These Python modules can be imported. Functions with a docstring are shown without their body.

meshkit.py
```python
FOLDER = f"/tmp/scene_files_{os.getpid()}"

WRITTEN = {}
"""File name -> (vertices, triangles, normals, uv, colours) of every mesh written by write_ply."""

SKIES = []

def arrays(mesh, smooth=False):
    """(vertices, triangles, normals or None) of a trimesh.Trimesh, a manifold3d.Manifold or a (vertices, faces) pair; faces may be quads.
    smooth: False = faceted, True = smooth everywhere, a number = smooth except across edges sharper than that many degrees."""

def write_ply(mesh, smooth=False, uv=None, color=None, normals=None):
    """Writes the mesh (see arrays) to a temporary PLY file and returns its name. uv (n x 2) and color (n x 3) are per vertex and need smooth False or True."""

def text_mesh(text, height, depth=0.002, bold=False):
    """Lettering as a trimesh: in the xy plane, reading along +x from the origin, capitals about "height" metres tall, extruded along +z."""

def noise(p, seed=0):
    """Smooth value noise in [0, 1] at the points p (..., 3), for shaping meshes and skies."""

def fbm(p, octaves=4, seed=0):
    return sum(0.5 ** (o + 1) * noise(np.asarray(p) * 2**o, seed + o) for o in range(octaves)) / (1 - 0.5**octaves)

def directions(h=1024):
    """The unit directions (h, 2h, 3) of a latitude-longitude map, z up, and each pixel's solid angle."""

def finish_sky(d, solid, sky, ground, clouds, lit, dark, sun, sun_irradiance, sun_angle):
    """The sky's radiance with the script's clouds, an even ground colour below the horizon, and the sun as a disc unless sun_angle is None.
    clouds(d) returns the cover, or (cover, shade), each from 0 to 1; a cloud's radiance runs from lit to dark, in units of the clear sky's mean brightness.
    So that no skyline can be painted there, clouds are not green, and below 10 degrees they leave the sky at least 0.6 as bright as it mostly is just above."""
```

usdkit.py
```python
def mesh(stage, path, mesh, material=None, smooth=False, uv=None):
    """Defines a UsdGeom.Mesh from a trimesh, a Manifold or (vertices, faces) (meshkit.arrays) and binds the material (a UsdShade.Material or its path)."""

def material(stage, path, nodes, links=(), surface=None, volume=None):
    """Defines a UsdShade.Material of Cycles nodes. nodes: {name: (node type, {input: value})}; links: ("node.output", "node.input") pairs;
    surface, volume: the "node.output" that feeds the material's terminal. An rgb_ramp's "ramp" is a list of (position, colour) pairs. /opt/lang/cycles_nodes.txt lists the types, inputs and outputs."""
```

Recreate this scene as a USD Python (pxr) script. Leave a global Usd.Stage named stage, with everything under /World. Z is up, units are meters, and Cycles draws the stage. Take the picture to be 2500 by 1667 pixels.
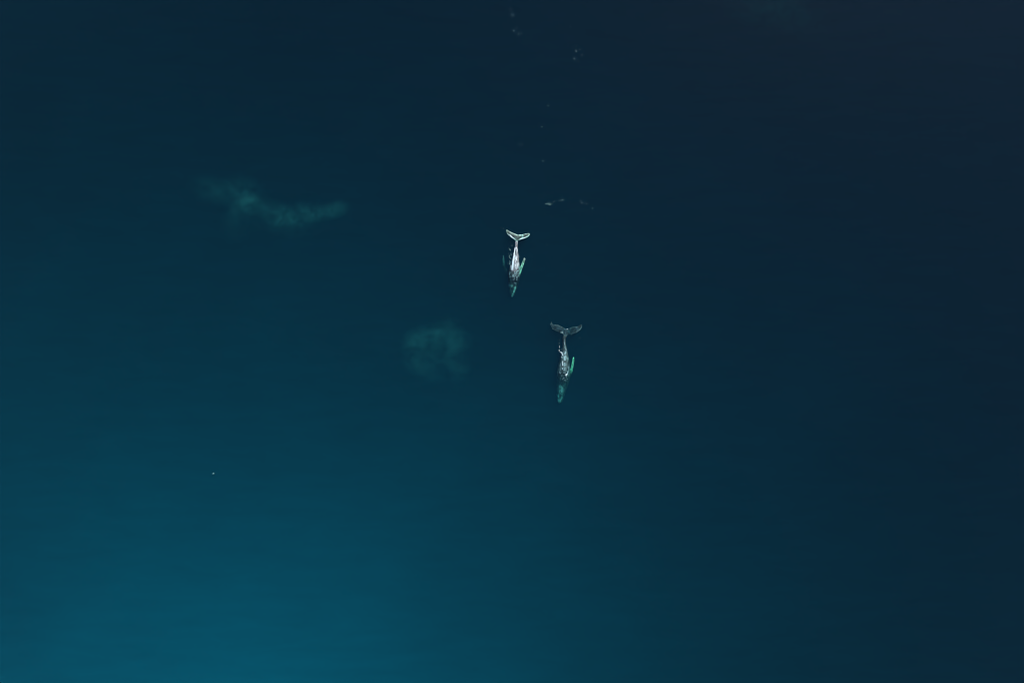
import math
import numpy as np, trimesh, manifold3d as m3, shapely, usdkit, meshkit
from shapely.geometry import Polygon, Point
from scipy.interpolate import PchipInterpolator, CubicSpline
from pxr import Usd, UsdGeom, UsdLux, UsdShade, Gf, Sdf, Vt

stage = Usd.Stage.CreateInMemory()
UsdGeom.SetStageUpAxis(stage, 'Z'); UsdGeom.SetStageMetersPerUnit(stage, 1.0)
UsdGeom.Xform.Define(stage, '/World'); UsdGeom.Scope.Define(stage, '/World/Looks')
MAT = lambda name, *a, **k: usdkit.material(stage, '/World/Looks/' + name, *a, **k)

# ------------------------------------------------------------------ camera: a drone 110 m up, looking straight down
H = 110.0
cam = UsdGeom.Camera.Define(stage, '/World/camera')
cam.CreateFocalLengthAttr(24.0); cam.CreateHorizontalApertureAttr(36.0); cam.CreateVerticalApertureAttr(36.0 * 682 / 1024)
cam.CreateClippingRangeAttr((1.0, 20000.0)); cam.CreateFStopAttr(0.0)
cam.AddTranslateOp().Set((0, 0, H))
cam.CreateExposureAttr(0.0)

# ------------------------------------------------------------------ sun and sky
ELEV, AZ = math.radians(48.0), math.radians(31.0)                   # azimuth from +y towards +x
SUN = np.array([math.cos(ELEV) * math.sin(AZ), math.cos(ELEV) * math.cos(AZ), math.sin(ELEV)])
sun = UsdLux.DistantLight.Define(stage, '/World/sun')
sun.CreateIntensityAttr(1.25); sun.CreateAngleAttr(0.5); sun.CreateNormalizeAttr(True); sun.CreateColorAttr((1.0, 0.985, 0.95))
rot = Gf.Rotation(Gf.Vec3d(0, 0, 1), Gf.Vec3d(*SUN))
sun.AddTransformOp().Set(Gf.Matrix4d(rot, Gf.Vec3d(0, 0, 0)))
sky_m = MAT('sky', {'s': ('sky_texture', {'sky_type': 'single_scattering', 'sun_disc': False, 'sun_elevation': ELEV, 'sun_rotation': AZ, 'ozone_density': 2.8, 'aerosol_density': 0.12}),
                    'b': ('background_shader', {'strength': 0.15})}, [('s.color', 'b.color')], surface='b.background')
dome = UsdLux.DomeLight.Define(stage, '/World/sky')
UsdShade.MaterialBindingAPI.Apply(dome.GetPrim()).Bind(sky_m)
dome.GetPrim().SetCustomDataByKey('kind', 'structure')

# ------------------------------------------------------------------ helpers
taken = {}
def numbered(parent, name):
    k = (parent, name); n = taken.get(k, 0); taken[k] = n + 1
    return f'{parent}/{name}' + (f'_{n:03d}' if n else '')
def tag(prim, label=None, cat=None, group=None, kind=None):
    for k, v in (('label', label), ('category', cat), ('group', group), ('kind', kind)):
        if v: prim.SetCustomDataByKey(k, v)
    return prim
def obj(name, mesh, mat, parent='/World', smooth=False, attr=None):
    p = numbered(parent, name)
    m = usdkit.mesh(stage, p, mesh, mat, smooth=smooth)
    for k, v in (attr or {}).items():
        UsdGeom.PrimvarsAPI(m).CreatePrimvar(k, Sdf.ValueTypeNames.Color3fArray, 'vertex').Set(Vt.Vec3fArray.FromNumpy(np.asarray(v, np.float32)))
    return m.GetPrim()
PX = 2500 / (2 * H * 0.75)                                          # photograph pixels per metre on the water
def W(px, py, z=0.0):
    """The point at height z that the photograph shows at a pixel."""
    s = (H - z) / H
    return np.array([(px - 1250) / PX * s, (833.5 - py) / PX * s, z])

# ------------------------------------------------------------------ the sea
water_m = MAT('sea_water', {
    'g': ('geometry', {}),
    'mp': ('mapping', {'scale': (0.35, 1.0, 1.0), 'rotation': (0, 0, 0.06)}),
    'n': ('noise_texture', {'scale': 0.55, 'detail': 4.0, 'roughness': 0.55}),
    'b': ('bump', {'strength': 1.0, 'distance': 0.05}),
    'f': ('fresnel', {'IOR': 1.36}),
    't': ('transparent_bsdf', {}),
    'ms': ('mapping', {'scale': (0.11, 0.55, 1.0), 'rotation': (0, 0, 0.05)}),
    'ns': ('noise_texture', {'scale': 1.0, 'detail': 5.0, 'roughness': 0.6, 'distortion': 0.4}),
    'nl': ('noise_texture', {'scale': 0.03, 'detail': 3.0, 'roughness': 0.5}),
    'ad': ('math', {'math_type': 'add'}),
    'sl': ('rgb_ramp', {'ramp': [(0.35, (0.9, 0.91, 0.92)), (0.65, (1.0, 1.0, 1.0))]}),
    'hf': ('math', {'math_type': 'multiply', 'value2': 0.5}),
    'r': ('glossy_bsdf', {'color': (1, 1, 1), 'roughness': 0.03}),
    'm': ('mix_closure', {}),
    'v': ('volume_coefficients', {'scatter_coeffs': (0.0001, 0.0198, 0.037), 'absorption_coeffs': (0.72, 0.295, 0.325), 'anisotropy': -0.595}),
}, [('g.position', 'ms.vector'), ('ms.vector', 'ns.vector'), ('g.position', 'nl.vector'), ('ns.fac', 'ad.value1'), ('nl.fac', 'ad.value2'), ('ad.value', 'hf.value1'), ('hf.value', 'sl.fac'), ('sl.color', 't.color'),
    ('g.position', 'mp.vector'), ('mp.vector', 'n.vector'), ('n.fac', 'b.height'), ('b.normal', 'r.normal'), ('b.normal', 'f.normal'),
    ('f.fac', 'm.fac'), ('t.BSDF', 'm.closure1'), ('r.BSDF', 'm.closure2')], surface='m.closure', volume='v.volume')
sea = trimesh.creation.box([6000, 6000, 60]); sea.apply_translation([0, 0, -30])
tag(obj('sea', sea, water_m), 'dark blue sea surface brightening to teal at lower left', 'sea', kind='structure')
bed_m = MAT('sea_bed', {'n': ('noise_texture', {'scale': 0.3}), 'r': ('rgb_ramp', {'ramp': [(0.3, (0.10, 0.09, 0.07)), (0.7, (0.2, 0.18, 0.14))]}), 'p': ('principled_bsdf', {'roughness': 0.9})},
            [('n.fac', 'r.fac'), ('r.color', 'p.base_color')], surface='p.BSDF')
bed = trimesh.creation.box([6100, 6100, 2]); bed.apply_translation([0, 0, -61.02])
tag(obj('seabed', bed, bed_m), 'seabed far below the dark water', 'seabed', kind='structure')

#@@MORE
# ------------------------------------------------------------------ whales
def to_m3(m):
    return m3.Manifold(m3.Mesh(np.asarray(m.vertices, np.float32), np.asarray(m.faces, np.uint32)))
def from_m3(m):
    k = m.to_mesh(); return trimesh.Trimesh(np.array(k.vert_properties[:, :3], float), np.array(k.tri_verts), process=True)
def capped_loft(rings):
    n, k = len(rings), len(rings[0]); v = np.vstack(rings); f = []
    for i in range(n - 1):
        for j in range(k):
            a, b, c, d = i * k + j, i * k + (j + 1) % k, (i + 1) * k + (j + 1) % k, (i + 1) * k + j
            f += [[a, b, c], [a, c, d]]
    v = np.vstack([v, rings[0].mean(0), rings[-1].mean(0)])
    for j in range(k):
        f += [[n * k, (j + 1) % k, j], [n * k + 1, (n - 1) * k + j, (n - 1) * k + (j + 1) % k]]
    m = trimesh.Trimesh(v, f, process=False)
    if m.volume < 0: m.invert()
    return m
def body_loft(st, ridge):
    """st: rows (px, py, half width, half height, height of the back) from the tail to the snout."""
    st = np.array(st, float)
    P = np.array([W(a, b, e) for a, b, _, _, e in st])
    t = np.concatenate([[0], np.cumsum(np.linalg.norm(np.diff(P, axis=0), axis=1))])
    fx, fy, fz, fw, fh = (PchipInterpolator(t, q) for q in (P[:, 0], P[:, 1], P[:, 2], st[:, 2], st[:, 3]))
    ang = np.linspace(0, 2 * np.pi, 40, endpoint=False); rings = []
    for s in np.linspace(0, t[-1], 110):
        c, d = np.array([fx(s), fy(s)]), np.array([fx(s, 1), fy(s, 1)])
        d /= np.linalg.norm(d); side = np.array([-d[1], d[0]])
        w, h = float(fw(s)), float(fh(s))
        x = w * np.cos(ang); z = h * np.sin(ang)
        z += ridge(s / t[-1]) * np.exp(-(np.cos(ang) / 0.28) ** 2) * (np.sin(ang) > 0)
        z[np.sin(ang) < 0] *= 1.15                                   # a fuller belly
        rings.append(np.column_stack([c[0] + side[0] * x, c[1] + side[1] * x, float(fz(s)) - h + z]))
    return capped_loft(rings)
def fin_loft(path, seed):
    """path: rows (px, py, z, half chord); a flat flipper with a knobbly leading edge."""
    path = np.array(path, float); P = np.array([W(a, b, z) for a, b, z, _ in path])
    t = np.linspace(0, 1, len(P)); sp, ch = CubicSpline(t, P), PchipInterpolator(t, path[:, 3])
    ang = np.linspace(0, 2 * np.pi, 16, endpoint=False); rings = []
    for i, s in enumerate(np.linspace(0, 1, 40)):
        c, d = sp(s), sp(s, 1); d /= np.linalg.norm(d)
        side = np.cross(d, [0, 0, 1.0]); side /= np.linalg.norm(side); up = np.cross(side, d)
        w = float(ch(s)); k = 1 + 0.16 * math.sin(i * 1.9 + seed) * (np.cos(ang) > 0)
        rings.append(c + np.outer(np.cos(ang) * w * k, side) + np.outer(np.sin(ang) * w * 0.22, up))
    return capped_loft(rings)
def smooth_loop(pts, n=8):
    p = np.array(pts + [pts[0]], float)
    t = np.concatenate([[0], np.cumsum(np.sqrt(np.linalg.norm(np.diff(p, axis=0), axis=1)))])
    return CubicSpline(t, p, bc_type='periodic')(np.linspace(0, t[-1], n * len(pts), endpoint=False))
def fluke_mesh(outline, thick, zfun):
    poly = Polygon([W(a, b)[:2] for a, b in smooth_loop(outline)]).buffer(0)
    m = to_m3(trimesh.creation.extrude_polygon(poly, 1.0, engine='earcut')).refine_to_length(0.16)
    m = from_m3(m); v = m.vertices.copy()
    d = shapely.distance(shapely.points(v[:, :2]), poly.exterior)
    side = np.where(v[:, 2] > 0.5, 1, -1) * np.where(np.abs(v[:, 2] - 0.5) < 0.4, 0, 1)
    v[:, 2] = zfun(v) + side * thick * (0.22 + 0.78 * np.clip(d / 0.5, 0, 1) ** 0.7)
    return trimesh.Trimesh(v, m.faces, process=False), poly
def add_whale(name, stations, ridge, outline, thick, zf, fins, dorsal, tone, skin_m, label, group):
    body = to_m3(body_loft(stations, ridge))
    fl, poly = fluke_mesh(outline, thick, zf)
    body = body + to_m3(fl)
    for k, f in enumerate(fins): body = body + to_m3(fin_loft(f, k))
    dx, dy, dz, dl, dh = dorsal                                       # small hooked dorsal fin
    c = W(dx, dy, dz); n = 14; rings = []
    for u in np.linspace(0, 1, n):
        l = dl * (1 - u) ** 0.7 + 0.02; w = 0.11 * (1 - u) + 0.012
        a = np.linspace(0, 2 * np.pi, 12, endpoint=False)
        rings.append(np.column_stack([c[0] + w * np.cos(a), c[1] + 0.5 * dl * u ** 1.5 + l * np.sin(a), np.full(12, c[2] - 0.15 + (dh + 0.15) * u)]))
    body = body + to_m3(capped_loft(rings))
    m = from_m3(body.refine_to_length(0.11))
    trimesh.smoothing.filter_taubin(m, lamb=0.5, nu=0.52, iterations=6)
    v = m.vertices
    d = shapely.distance(shapely.points(v[:, :2]), poly.exterior)
    inside = shapely.contains(poly.buffer(0.05), shapely.points(v[:, :2]))
    col = tone(v, np.where(inside, d, 9.0))
    base = W(stations[6][0], stations[6][1], 0)
    x = UsdGeom.Xform.Define(stage, numbered('/World', name)); x.AddTranslateOp().Set(Gf.Vec3d(*base))
    m.vertices = v - base
    tag(x.GetPrim(), label, 'whale', group)
    obj('body', m, skin_m, str(x.GetPath()), smooth=True, attr={'tone': col})
    return m

def skin(name, spec):
  return MAT(name, {
    'a': ('attribute', {'attribute': 'tone'}), 'tc': ('geometry', {}),
    'mp': ('mapping', {'scale': (2.6, 1.5, 2.0), 'rotation': (0, 0, 0.5)}),
    'n': ('noise_texture', {'scale': 1.0, 'detail': 3.0, 'roughness': 0.6, 'distortion': 1.2}),
    'r': ('rgb_ramp', {'ramp': [(0.34, (0.35, 0.35, 0.35)), (0.47, (0.7, 0.7, 0.7)), (0.56, (1.35, 1.35, 1.35)), (0.66, (2.1, 2.1, 2.1))]}),  # skin mottling that also paints streaky caustic ripple light into the base colour
    'm': ('mix_color', {'blend_type': 'multiply', 'fac': 1.0, 'use_clamp': False}),
    'b': ('bump', {'strength': 0.5, 'distance': 0.05}),
    'p': ('principled_bsdf', {'roughness': 0.38, 'specular_ior_level': spec})},
    [('tc.position', 'mp.vector'), ('mp.vector', 'n.vector'), ('n.fac', 'r.fac'), ('a.color', 'm.a'), ('r.color', 'm.b'), ('m.result', 'p.base_color'), ('n.fac', 'b.height'), ('b.normal', 'p.normal')], surface='p.BSDF')
wet_skin, submerged_skin = skin('wet_skin', 0.2), skin('submerged_skin', 0.02)

def blend(c, amount, to):
    return c + np.clip(amount, 0, 1)[:, None] * (np.array(to) - c)
def bump_fn(x, a, b, w=0.3):
    return 1 / (1 + np.exp(-(x - a) / w)) * 1 / (1 + np.exp((x - b) / w))
def near_line(v, pts, r):
    from shapely.geometry import LineString
    d = shapely.distance(shapely.points(v[:, :2]), LineString([W(*p)[:2] for p in pts]))
    return np.exp(-(d / r) ** 2)

Y = lambda py: (833.5 - py) / PX
def tone_upper(v, d):
    n = meshkit.fbm(v * [1.4, 1.0, 1.4] + 7, 4, 3)
    c = np.tile([0.022, 0.033, 0.036], (len(v), 1))
    c = blend(c, bump_fn(v[:, 1], Y(662), Y(586), 0.35) * (v[:, 0] > W(1243, 0)[0]), (0.31, 0.335, 0.335))        # pale grey back and tail stock
    c = blend(c, (n - 0.5) * 4 * bump_fn(v[:, 1], Y(698), Y(655), 0.4) * (v[:, 0] > W(1243, 0)[0]), (0.22, 0.33, 0.32))  # network of caustic light streaks painted into the forward body's tone
    f = d < 5
    c[f] = blend(c[f], np.ones(f.sum()), (0.035, 0.062, 0.056))
    c[f] = blend(c[f], (n[f] - 0.46) * 4 * (np.abs(v[f, 0] - W(1263, 0)[0]) > 0.7), (0.18, 0.42, 0.35))
    c[f] = blend(c[f], np.exp(-(d[f] / 0.11) ** 2) * 1.1 * np.clip(n[f] * 2.6 - 0.55, 0.15, 1), (0.42, 0.72, 0.6))
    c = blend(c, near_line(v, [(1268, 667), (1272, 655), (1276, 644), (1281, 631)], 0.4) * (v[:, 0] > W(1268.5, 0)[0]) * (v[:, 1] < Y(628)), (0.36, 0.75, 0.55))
    c = blend(c, near_line(v, [(1280.3, 632), (1281.2, 630)], 0.22) * 1.2, (0.75, 0.9, 0.8))
    c = blend(c, bump_fn(v[:, 1], Y(645), Y(600), 0.15) * (v[:, 0] < W(1235, 0)[0]), (0.08, 0.17, 0.17))
    c = blend(c, near_line(v, [(1258, 700), (1254, 713), (1250.5, 723)], 0.13), (0.5, 0.75, 0.68))
    c = blend(c, near_line(v, [(1245, 694), (1249, 697)], 0.3) * 0.6, (0.4, 0.6, 0.55))
    c = blend(c, near_line(v, [(1245, 707), (1248, 712)], 0.25) * 0.5, (0.25, 0.34, 0.32))
    return c
def tone_lower(v, d):
    n = meshkit.fbm(v * [1.2, 1.5, 1.2] + 31, 4, 9)
    c = np.tile([0.04, 0.085, 0.085], (len(v), 1))
    c = blend(c, bump_fn(v[:, 1], Y(912), Y(815), 0.4) * 0.8, (0.09, 0.13, 0.135))
    c = blend(c, (n - 0.5) * 3.5 * bump_fn(v[:, 1], Y(922), Y(850), 0.4), (0.2, 0.34, 0.34))
    f = d < 5
    c[f] = blend(c[f], np.ones(f.sum()), (0.032, 0.066, 0.08))
    c[f] = blend(c[f], np.exp(-(d[f] / 0.1) ** 2) * np.clip(n[f] * 3 - 1.0, 0, 1) * 0.45, (0.2, 0.34, 0.34))
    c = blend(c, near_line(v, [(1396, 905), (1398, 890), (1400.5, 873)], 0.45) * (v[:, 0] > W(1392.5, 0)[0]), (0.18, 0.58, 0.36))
    c = blend(c, near_line(v, [(1366, 910), (1368, 888)], 0.3) * 0.5, (0.08, 0.12, 0.13))
    c = blend(c, near_line(v, [(1369, 949), (1370, 956)], 0.42) * 1.1 * np.clip(n * 2.2 - 0.2, 0, 1), (0.26, 0.44, 0.43))
    c = blend(c, near_line(v, [(1363.5, 966), (1365, 980)], 0.16), (0.32, 0.56, 0.53))
    c = blend(c, near_line(v, [(1373, 972), (1369, 980)], 0.16), (0.32, 0.56, 0.53))
    return c

up_st = [(1263, 580, .20, .08, .04), (1261.6, 588, .21, .2, .10), (1260.6, 600, .22, .36, .2), (1259.4, 620, .4, .52, .3), (1258, 640, .66, .72, .33),
         (1256.8, 652, .84, .88, .22), (1256, 665, .98, .98, -.06), (1254.5, 680, .95, .95, -.38), (1253, 695, .8, .85, -.75), (1251.5, 710, .6, .65, -1.15), (1250, 720, .36, .4, -1.4), (1249.5, 724.5, .1, .12, -1.5)]
up_fl = [(1236.3, 561.8), (1238.5, 561.5), (1246, 566), (1256, 570.5), (1263.5, 573.3), (1272, 573.2), (1283, 570.5), (1292, 569.6), (1293.6, 571.3), (1291, 576), (1283, 581), (1272, 584.5), (1265.5, 587), (1261.5, 590), (1258, 586.5), (1252, 583), (1243, 576), (1237, 568)]
add_whale('humpback_whale', up_st, lambda t: 0.10 * np.exp(-((t - 0.28) / 0.2) ** 2), up_fl, 0.10,
          lambda v: 0.02 + 0.06 * np.clip((Y(574) - v[:, 1]) / 1.0, -1, 1) - 0.012 * (v[:, 0] - W(1263, 0)[0]) ** 2,
          [[(1262, 676, -1.1, .26), (1269, 663, -.8, .24), (1273, 653, -.5, .2), (1277, 642, -.35, .2), (1281, 630.5, -.25, .12)],
           [(1248, 676, -1.3, .28), (1239, 666, -1.8, .28), (1232, 655, -1.9, .24), (1229.6, 641, -1.4, .18), (1228.6, 623.5, -1.2, .09)]],
          (1256.9, 650, .2, .35, .3), tone_upper, wet_skin, 'humpback whale with pale grey back out of the water and white-edged tail', 'humpback whales swimming')
lo_st = [(1382.5, 806, .2, .08, -.14), (1381.3, 815, .3, .2, -.12), (1377.6, 828, .25, .38, -.12), (1378, 840, .25, .46, -.1), (1378.9, 853, .42, .6, -.06), (1378.4, 866, .62, .76, -.04), (1378.8, 880, .8, .9, -.03),
         (1377.8, 895, .98, 1.0, -.06), (1377, 910, 1.08, 1.05, -.22), (1375.8, 925, 1.08, 1.02, -.6), (1373.2, 940, .98, .95, -1.15), (1370.4, 955, .8, .8, -1.35), (1369, 968, .62, .62, -1.45), (1367, 980, .4, .4, -1.55), (1366, 985, .14, .14, -1.6)]
lo_fl = [(1345, 788.5), (1347.3, 786), (1349, 790.5), (1361, 793), (1373, 798.3), (1381, 803), (1384, 804.5), (1389, 802.5), (1400, 798), (1412, 796.5), (1418.5, 792.5), (1420.5, 794.5), (1418.5, 801), (1412, 808.5), (1400, 814), (1389, 816.5), (1382, 819.5), (1375, 816), (1364, 810), (1352, 804.5), (1346, 796.5)]
add_whale('humpback_whale', lo_st, lambda t: 0.06 * np.exp(-((t - 0.3) / 0.2) ** 2), lo_fl, 0.10,
          lambda v: -0.3 - 0.4 * bump_fn(v[:, 0], W(1384, 0)[0], W(1399, 0)[0], 0.25) + 0.008 * (v[:, 0] - W(1382, 0)[0]) ** 2,
          [[(1386, 924, -1.8, .26), (1393, 910, -1.3, .22), (1396.2, 898, -.95, .21), (1398.6, 886, -.8, .19), (1400.5, 872, -.8, .09)],
           [(1368, 922, -1.3, .3), (1364, 911, -.9, .3), (1366, 899, -.6, .22), (1368, 886, -.45, .07)]],
          (1377.2, 867, -.05, .4, .22), tone_lower, submerged_skin, 'humpback whale just under the surface with a bright green flipper', 'humpback whales swimming')

# ------------------------------------------------------------------ foam, and caustic ripples of light shaped as wisps
def foam_mat(name, col):
    return MAT(name, {'g': ('geometry', {}), 'n': ('noise_texture', {'scale': 9.0, 'detail': 2.0}), 'r': ('rgb_ramp', {'ramp': [(0.3, tuple(x * 0.7 for x in col)), (0.65, col)]}),
                      'p': ('principled_bsdf', {'roughness': 0.7})}, [('g.position', 'n.vector'), ('n.fac', 'r.fac'), ('r.color', 'p.base_color')], surface='p.BSDF')
white_foam, thin_foam, faint_foam = foam_mat('white_foam', (0.68, 0.85, 0.84)), foam_mat('thin_foam', (0.25, 0.44, 0.45)), foam_mat('faint_foam', (0.09, 0.18, 0.2))
rng = np.random.default_rng(5)
def fleck(px, py, length, width, angle=0.0, z=0.015, rough=0.25):
    """A ragged, low cushion of foam; length and width in photograph pixels, angle in degrees anticlockwise from the picture's right."""
    m = trimesh.creation.icosphere(2 if length > 5 else 1)
    v = m.vertices; q = meshkit.noise(v * 1.7 + rng.uniform(0, 50, 3), 1) - 0.5
    v = v * (1 + 2 * rough * q)[:, None]
    L, B = length / PX / 2, width / PX / 2
    v = v * [L, B, min(0.035, B * 0.4)]
    v[:, 1] += B * rng.uniform(-0.9, 0.9) * (v[:, 0] / L) ** 2 + 0.35 * B * np.sin(v[:, 0] / L * 4 + rng.uniform(0, 6))
    a = math.radians(angle); R = np.array([[math.cos(a), -math.sin(a), 0], [math.sin(a), math.cos(a), 0], [0, 0, 1]])
    m.vertices = v @ R.T + W(px, py, z)
    return m
def foam(name, spots, zoom, origin, label, group=None, cat='foam', z=0.015, scale=1.0):
    """spots: rows (x, y, length, width, angle, strength) in the pixels of an enlargement of the photograph."""
    ORD = 'topmost,second,third,fourth,fifth,sixth,seventh,eighth,ninth,tenth,eleventh,twelfth'.split(',')
    for k, (x, y, l, w, a, s) in enumerate(sorted(spots, key=lambda q: q[0 if '{x}' in label else 1])):
        mat = (faint_foam, thin_foam, white_foam)[s]
        tag(obj(name, fleck(origin[0] + x / zoom, origin[1] + y / zoom, l / zoom * scale, w / zoom * scale, a, -0.25 if z == 0.015 and s < 2 else z), mat, smooth=True), label.format(n=ORD[k], x=('leftmost', *ORD[1:])[k]), cat, group)

U1, U2, L1, L2 = (17.42, (1225, 550)), (15.675, (1225, 630)), (15.678, (1340, 780)), (14.256, (1340, 880))
g = 'foam flecks on the dark water left of the upper whale'; lab = '{n} from the top of the pale flecks beside the upper whale\'s thin tail stock'
foam('foam_fleck', [(370, 710, 40, 22, 20, 0), (430, 865, 80, 26, 15, 0), (350, 1040, 110, 34, -55, 1), (300, 965, 36, 22, 0, 0), (400, 1180, 50, 20, -40, 0), (330, 1290, 70, 26, 20, 1), (400, 1250, 90, 26, -40, 1),
                    (335, 1370, 120, 24, -45, 1), (400, 1440, 90, 26, -20, 0), (340, 1520, 70, 26, -60, 0), (290, 1200, 36, 20, -60, 0)], *U1, lab, g)
foam('foam_fleck', [(320, 170, 60, 30, 30, 1), (300, 130, 40, 20, -50, 0), (310, 240, 70, 28, -45, 1), (350, 310, 50, 26, -80, 1), (335, 380, 55, 30, -40, 1), (345, 430, 40, 24, 60, 0), (240, 205, 40, 20, 90, 0), (395, 465, 50, 30, 10, 1), (392, 512, 46, 30, 70, 1)], *U2, '{n} from the top of the pale flecks just left of the upper whale\'s broad back', g)
foam('foam_streak', [(478, 1240, 400, 16, 79, 0)], *U1, 'long thin faint line of foam trailing left of the upper whale')
path = np.array([W(1257.7, 604, .12), W(1256.3, 616, .2), W(1254.8, 628, .27), W(1253.4, 639, .27), W(1252.2, 648, .2), W(1251.2, 656, .08)])
cs, rings = CubicSpline(np.linspace(0, 1, 6), path), []
for i, u in enumerate(np.linspace(0, 1, 60)):
    a = np.linspace(0, 2 * np.pi, 10, endpoint=False); w = (0.06 + 0.15 * u) * (1 + 0.5 * (meshkit.noise(np.array([i * 0.45, 3.0, 1.0]), 4) - 0.5)); j = (meshkit.noise(np.array([i * 0.3, 9.0, 1.0]), 2) - 0.5) * 0.1
    rings.append(cs(u) + np.column_stack([w * np.cos(a) + j, 0 * a, 0.05 * np.sin(a)]))
tag(obj('foam_streak', capped_loft(rings), white_foam, smooth=True), 'white line of foam along the left side of the upper whale\'s back', 'foam')
foam('foam_patch', [(415, 385, 150, 74, 80, 2)], *U2, 'bright white patch of foam where the upper whale\'s back dips under', z=0.06)
foam('foam_fleck', [(378, 322, 80, 34, -25, 2)], *U2, 'bright white fleck touching the left end of the white foam patch', z=0.06)
foam('foam_streak', [(410, 480, 260, 40, -38, 2)], *U1, 'white wash along the left leading edge of the upper whale\'s tail', z=0.17)
foam('foam_streak', [(900, 555, 260, 36, 20, 2)], *U1, 'white wash along the right leading edge of the upper whale\'s tail', z=0.17)
g = 'foam over the upper whale\'s shoulders'; lab = 'pale wavy foam streak over the upper whale\'s submerged shoulders'  # wisps here mostly stand for caustic streaks of light, shaped as pale meshes
foam('caustic_foam_wisp', [(490, 420, 90, 30, -30, 2), (555, 455, 80, 26, -65, 1), (545, 590, 60, 20, 80, 1), (500, 560, 150, 26, -60, 1), (610, 610, 60, 22, -70, 0), (600, 505, 160, 30, 40, 1)], *U2, '{n} from the top of the foam and caustic light wisps just below the white foam patch', g, z=-0.012)
foam('caustic_foam_wisp', [(640, 175, 110, 26, -62, 1), (655, 370, 150, 28, -80, 1), (665, 585, 130, 22, 75, 1), (640, 690, 60, 24, 70, 1), (580, 730, 100, 26, 80, 1)], *U2, '{n} from the top of the foam wisps along the upper whale\'s right flank', g, z=-0.012)
foam('caustic_foam_wisp', [(465, 630, 90, 24, 35, 1), (470, 700, 60, 40, 20, 1), (425, 680, 80, 24, -60, 1), (530, 670, 70, 26, 50, 1), (575, 830, 70, 40, 60, 0), (500, 960, 60, 36, 20, 0), (480, 790, 70, 36, 70, 0), (440, 830, 60, 30, 40, 0)], *U2, '{n} from the top of the foam wisps nearest the upper whale\'s head', g, z=-0.012)
foam('foam_patch', [(308, 590, 140, 46, 85, 0)], *U2, 'faint upright foam smear left of the upper whale\'s shoulder')
foam('foam_fleck', [(310, 715, 50, 36, 80, 1), (305, 630, 46, 30, 70, 1)], *U2, '{n} from the top of two pale flecks left of the upper whale\'s shoulder', 'flecks in the faint smear')
foam('foam_fleck', [(760, 1340, 80, 22, -60, 0)], *U1, 'faint fleck of foam right of the upper whale\'s back')
foam('foam_fleck', [(700, 1510, 80, 26, -60, 1)], *U1, 'pale fleck touching the right side of the upper whale\'s back')
foam('foam_fleck', [(60, 150, 44, 20, 95, 1)], *U1, 'tiny pale fleck above left of the upper whale\'s tail')

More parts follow.
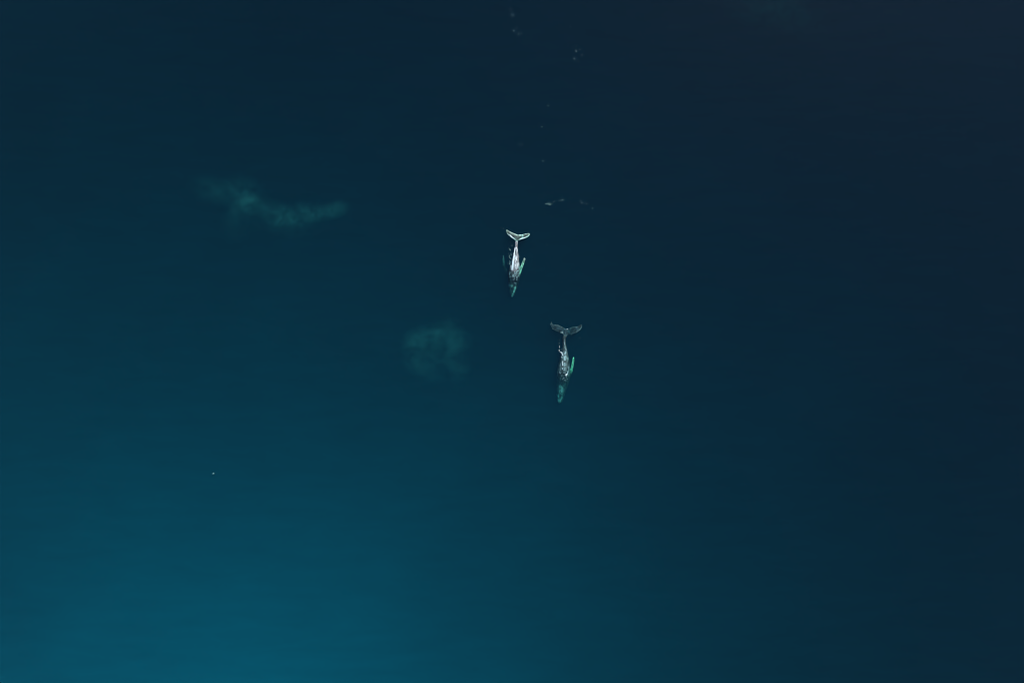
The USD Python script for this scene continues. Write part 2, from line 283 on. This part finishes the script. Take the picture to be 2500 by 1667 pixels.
lab, g = '{n} from the top of the white flecks left of the lower whale\'s tail stock', 'foam flecks left of the lower whale'
foam('foam_fleck', [(400, 780, 32, 28, 0, 0), (395, 905, 60, 26, 50, 0), (408, 1025, 36, 32, 0, 2), (416, 1080, 60, 22, 95, 1), (395, 1180, 38, 32, 0, 2), (480, 1130, 60, 18, -60, 0), (420, 1170, 60, 16, 50, 0)], *L1, lab, g)
foam('foam_streak', [(475, 1262, 110, 30, -22, 2)], *L1, 'short white foam streak joining the lower whale\'s back from the left')
foam('foam_patch', [(520, 1345, 70, 40, -45, 2)], *L1, 'white foam fleck at the lower whale\'s small dorsal fin', z=0.1)
foam('foam_fleck', [(490, 1440, 36, 34, 0, 2)], *L1, 'round white dot of foam just below the lower whale\'s dorsal fin')
foam('foam_fleck', [(703, 360, 44, 32, 0, 2)], *L1, 'white dot of foam at the notch of the lower whale\'s tail')
foam('foam_fleck', [(510, 500, 34, 34, 0, 2), (455, 495, 34, 26, 0, 1)], *L1, '{x} from the left of two white dots on the lower whale\'s left tail fluke', 'pair of white dots on the tail fluke')
foam('foam_fleck', [(158, 350, 60, 28, -45, 1)], *L1, 'pale fleck near the left tip of the lower whale\'s tail')
foam('foam_fleck', [(78, 190, 40, 34, 0, 1)], *L1, 'pale dot at the left tip of the lower whale\'s tail')
foam('foam_streak', [(100, 140, 70, 16, 70, 1)], *L1, 'thin pale line above the left tip of the lower whale\'s tail')
foam('foam_streak', [(1243, 258, 110, 28, 95, 1)], *L1, 'pale upright line at the right tip of the lower whale\'s tail')
foam('foam_streak', [(1200, 365, 120, 22, 55, 1)], *L1, 'slanting pale line below the right tip of the lower whale\'s tail')
foam('foam_fleck', [(1130, 435, 50, 26, 30, 0), (1060, 490, 50, 26, 20, 0), (970, 500, 60, 24, 40, 0), (950, 430, 90, 18, 60, 0), (860, 575, 46, 26, 80, 0), (1080, 295, 100, 16, 10, 0)], *L1, '{x} from the left of the faint flecks over the lower whale\'s right tail fluke', 'faint flecks over the right tail fluke')
foam('foam_fleck', [(1185, 700, 28, 24, 0, 0)], *L1, 'lone faint dot right of the lower whale\'s tail stock')
foam('foam_fleck', [(820, 50, 34, 22, 0, 0)], *L1, 'lone faint dot above the lower whale\'s tail')
lab, g = 'pale ripple of foam washing over the lower whale\'s back', 'foam ripples over the lower whale\'s back'  # caustic bands of light on the back, built as thin foam-coloured shapes
foam('caustic_foam_wisp', [(590, 800, 90, 22, 70, 0), (582, 880, 60, 24, 80, 1), (605, 945, 70, 24, -60, 1), (650, 990, 36, 24, 60, 0), (620, 1060, 80, 22, 75, 1), (650, 1150, 110, 20, -65, 1), (625, 1285, 130, 56, 75, 1), (655, 1235, 90, 26, -60, 1), (595, 1400, 100, 30, 25, 1), (585, 1210, 60, 24, -70, 0), (610, 1545, 90, 34, 25, 1), (550, 1480, 70, 24, 30, 0)], *L1, '{n} from the top of the pale ripples along the lower whale\'s tail stock', g, z=-0.012)
foam('caustic_foam_wisp', [(545, 100, 100, 28, 5, 1), (565, 145, 90, 26, -8, 1), (530, 210, 70, 22, 10, 0), (542, 275, 90, 34, 4, 1), (535, 327, 90, 24, 2, 1), (465, 285, 90, 32, 85, 1), (540, 425, 100, 22, 5, 0)], *L2, '{n} from the top of the crosswise pale bands on the lower whale\'s back', g, z=-0.012)
foam('caustic_foam_wisp', [(685, 250, 120, 40, 80, 0), (655, 410, 100, 34, 70, 1), (600, 560, 70, 20, -30, 0), (640, 650, 50, 20, 40, 0), (560, 690, 70, 22, -20, 0), (520, 610, 80, 24, 20, 0), (480, 650, 60, 20, 30, 0)], *L2, '{n} from the top of the faint ripples around the lower whale\'s right shoulder', g, z=-0.012)
foam('caustic_foam_wisp', [(370, 415, 60, 26, 60, 0), (405, 440, 60, 24, -50, 0), (395, 160, 120, 22, 83, 0), (450, 520, 70, 22, 45, 0), (410, 330, 60, 20, 70, 0)], *L2, '{n} from the top of the faint ripples down the lower whale\'s left flank', g, z=-0.012)
foam('foam_patch', [(610, 490, 90, 46, 60, 2)], *L2, 'bright foam patch on the right shoulder of the lower whale')
foam('foam_streak', [(478, 100, 190, 18, 88, 2)], *L2, 'thin white vertical foam line along the lower whale\'s left flank')

A = (3.7333, (1220, 0))
foam('foam_fleck', [(93, 80, 7, 5, 0, 0), (110, 92, 9, 6, -20, 0), (105, 134, 9, 5, -60, 1), (123, 142, 8, 7, 0, 1), (107, 153, 6, 5, 0, 0)], *A, '{n} from the top of the tiny specks nearest the upper edge', 'topmost group of specks', scale=0.9)
foam('foam_fleck', [(127, 284, 12, 10, -30, 1), (171, 313, 9, 8, 0, 1), (197, 310, 8, 6, 0, 0), (155, 258, 8, 5, 0, 0)], *A, '{x} from the left of the four specks just under the topmost group', 'second group of specks', scale=0.9)
foam('foam_fleck', [(645, 245, 10, 7, 0, 0)], *A, 'lone faint speck above the ring of specks near the upper edge', scale=0.9)
foam('foam_fleck', [(697, 422, 6, 5, 0, 0), (695, 460, 8, 6, -40, 1), (697, 472, 10, 9, 0, 1), (733, 455, 10, 6, 20, 0), (750, 505, 10, 7, 0, 0), (678, 537, 13, 8, -60, 1), (687, 549, 7, 5, 0, 0), (718, 563, 8, 5, 0, 0)], *A, '{n} from the top in the small ring of specks near the upper edge', 'ring of specks', scale=0.9)
foam('foam_fleck', [(438, 965, 11, 7, 80, 1)], *A, 'lone bright speck midway between upper edge and upper whale', scale=0.9)
foam('foam_fleck', [(385, 1157, 8, 7, 0, 1)], *A, 'lone speck below left of the lone bright speck', scale=0.9)
foam('foam_fleck', [(205, 1322, 8, 7, 0, 0), (177, 1322, 8, 6, 0, 0)], *A, '{x} from the left of two faint specks side by side above the upper whale', 'two faint specks side by side', scale=0.9)
foam('foam_fleck', [(394, 1470, 10, 6, -10, 1)], *A, 'lone speck closest above the curved line of flecks', scale=0.9)
C = (13.067, (1300, 460))
foam('foam_fleck', [(430, 502, 34, 30, 0, 1), (492, 490, 50, 30, 85, 1), (547, 520, 46, 30, 30, 1), (582, 512, 30, 26, 20, 1), (628, 495, 30, 20, 20, 0), (555, 455, 44, 16, -50, 0), (690, 420, 70, 12, 45, 0)], *C, '{x} from the left at the left end of the curved line of flecks', 'left end of the curved line of flecks')
foam('foam_fleck', [(965, 367, 38, 32, -20, 1)], *C, 'single bright fleck at the top of the curved line of flecks')
foam('foam_fleck', [(905, 372, 24, 18, 0, 0), (848, 388, 30, 18, 0, 0), (920, 410, 22, 18, 0, 0)], *C, '{x} of three faint flecks beside the single bright one in the curved line', 'faint flecks in the middle of the curved line')
foam('foam_fleck', [(1548, 405, 30, 24, 70, 0), (1575, 470, 44, 24, 85, 0), (1608, 465, 30, 20, 60, 0), (1725, 490, 50, 22, -45, 0), (1915, 635, 60, 20, -70, 0)], *C, '{x} from the left of the faint flecks at the right end of the curved line', 'right end of the curved line of flecks')
foam('foam_fleck', [(1228.5, 558.5, 3, 1.6, 95, 0), (1222, 556.6, 2.2, 1.4, 0, 0)], 1.0, (0, 0), '{x} from the left of two faint specks by the upper whale\'s left tail tip', 'specks beside the left tail tip')
foam('foam_fleck', [(1336, 597.7, 2.4, 1.8, 0, 0)], 1.0, (0, 0), 'lone faint speck on open water right of the upper whale\'s tail')
foam('foam_fleck', [(521, 1155.5, 4.6, 3.8, 15, 1)], 1.0, (0, 0), 'lone pale dot on the teal water at lower left')

# ------------------------------------------------------------------ two pale clouds hanging in the water
def plume(name, blobs, depth, label, density, seed):
    """blobs: rows (px, py, radius x, radius y in pixels, turn in degrees, strength); the clouds thicken towards each blob's middle and are broken up by noise."""
    nodes = {'g': ('geometry', {}), 'n': ('noise_texture', {'scale': 0.6, 'detail': 4.0, 'roughness': 0.6, 'distortion': 0.6}), 'nr': ('map_range', {'from_min': 0.34, 'from_max': 0.7, 'to_min': 0.12, 'to_max': 1.6, 'clamp': True}),
             'off': ('mapping', {'location': (seed * 7.3, seed * 3.1, 0)})}
    links = [('g.position', 'off.vector'), ('off.vector', 'n.vector'), ('n.fac', 'nr.value')]
    last, hull = None, m3.Manifold()
    for i, (px, py, rx, ry, turn, s) in enumerate(blobs):
        c = W(px, py, depth); r = np.array([rx / PX, ry / PX, 0.9]); a = math.radians(turn)
        nodes[f'm{i}'] = ('mapping', {'mapping_type': 'texture', 'location': tuple(c), 'rotation': (0, 0, a), 'scale': tuple(r)})
        nodes[f't{i}'] = ('gradient_texture', {'gradient_type': 'spherical'})
        nodes[f's{i}'] = ('math', {'math_type': 'multiply_add' if last else 'multiply', 'value2': s})
        links += [('g.position', f'm{i}.vector'), (f'm{i}.vector', f't{i}.vector'), (f't{i}.fac', f's{i}.value1')] + ([(last, f's{i}.value3')] if last else [])
        last = f's{i}.value'
        ball = m3.Manifold.sphere(1.0, 32).scale((*(r * 0.97),)).rotate((0, 0, turn)).translate((*c,))
        hull = hull + ball
    nodes |= {'x': ('math', {'math_type': 'multiply'}), 'y': ('math', {'math_type': 'multiply', 'value2': density}), 'v': ('scatter_volume', {'color': (0.2, 0.9, 0.95), 'anisotropy': -0.35})}
    links += [(last, 'x.value1'), ('nr.result', 'x.value2'), ('x.value', 'y.value1'), ('y.value', 'v.density')]
    mat = MAT(name + f'_{seed}_substance', nodes, links, volume='v.volume')
    tag(obj(name, from_m3(hull), mat), label, 'cloud')
plume('pale_cloud', [(608, 494, 50, 30, -25, .7), (590, 503, 44, 26, 35, .6), (530, 468, 80, 40, -18, .5), (598, 462, 66, 40, -25, .45), (655, 515, 80, 38, -14, .5), (722, 525, 80, 36, 8, .7), (770, 522, 70, 32, 10, .35), (815, 512, 50, 26, 14, .8), (700, 545, 110, 44, 0, .25), (580, 545, 55, 50, 60, .25)],
      -1.2, 'long faint pale cloud in the water at upper left, brightest near its left end', 0.165, 3)
plume('pale_cloud', [(1022, 826, 58, 36, 25, .65), (1090, 812, 54, 48, 30, .65), (1120, 832, 44, 36, 0, .5), (1030, 862, 62, 58, 0, .55), (1108, 868, 30, 52, -8, .45), (1042, 903, 64, 34, -15, .28), (1124, 900, 30, 46, -25, .35), (1060, 818, 50, 44, 0, .4), (1088, 868, 40, 40, 0, .25)],
      -1.2, 'faint pale squarish cloud in the water left of the lower whale', 0.14, 5)
plume('pale_cloud', [(1890, 20, 110, 70, 10, .5), (1950, 45, 90, 60, -20, .3), (1830, 10, 80, 60, 0, .3)],
      -1.6, 'barely visible teal haze in the water at the upper edge, right of centre', 0.1, 8)
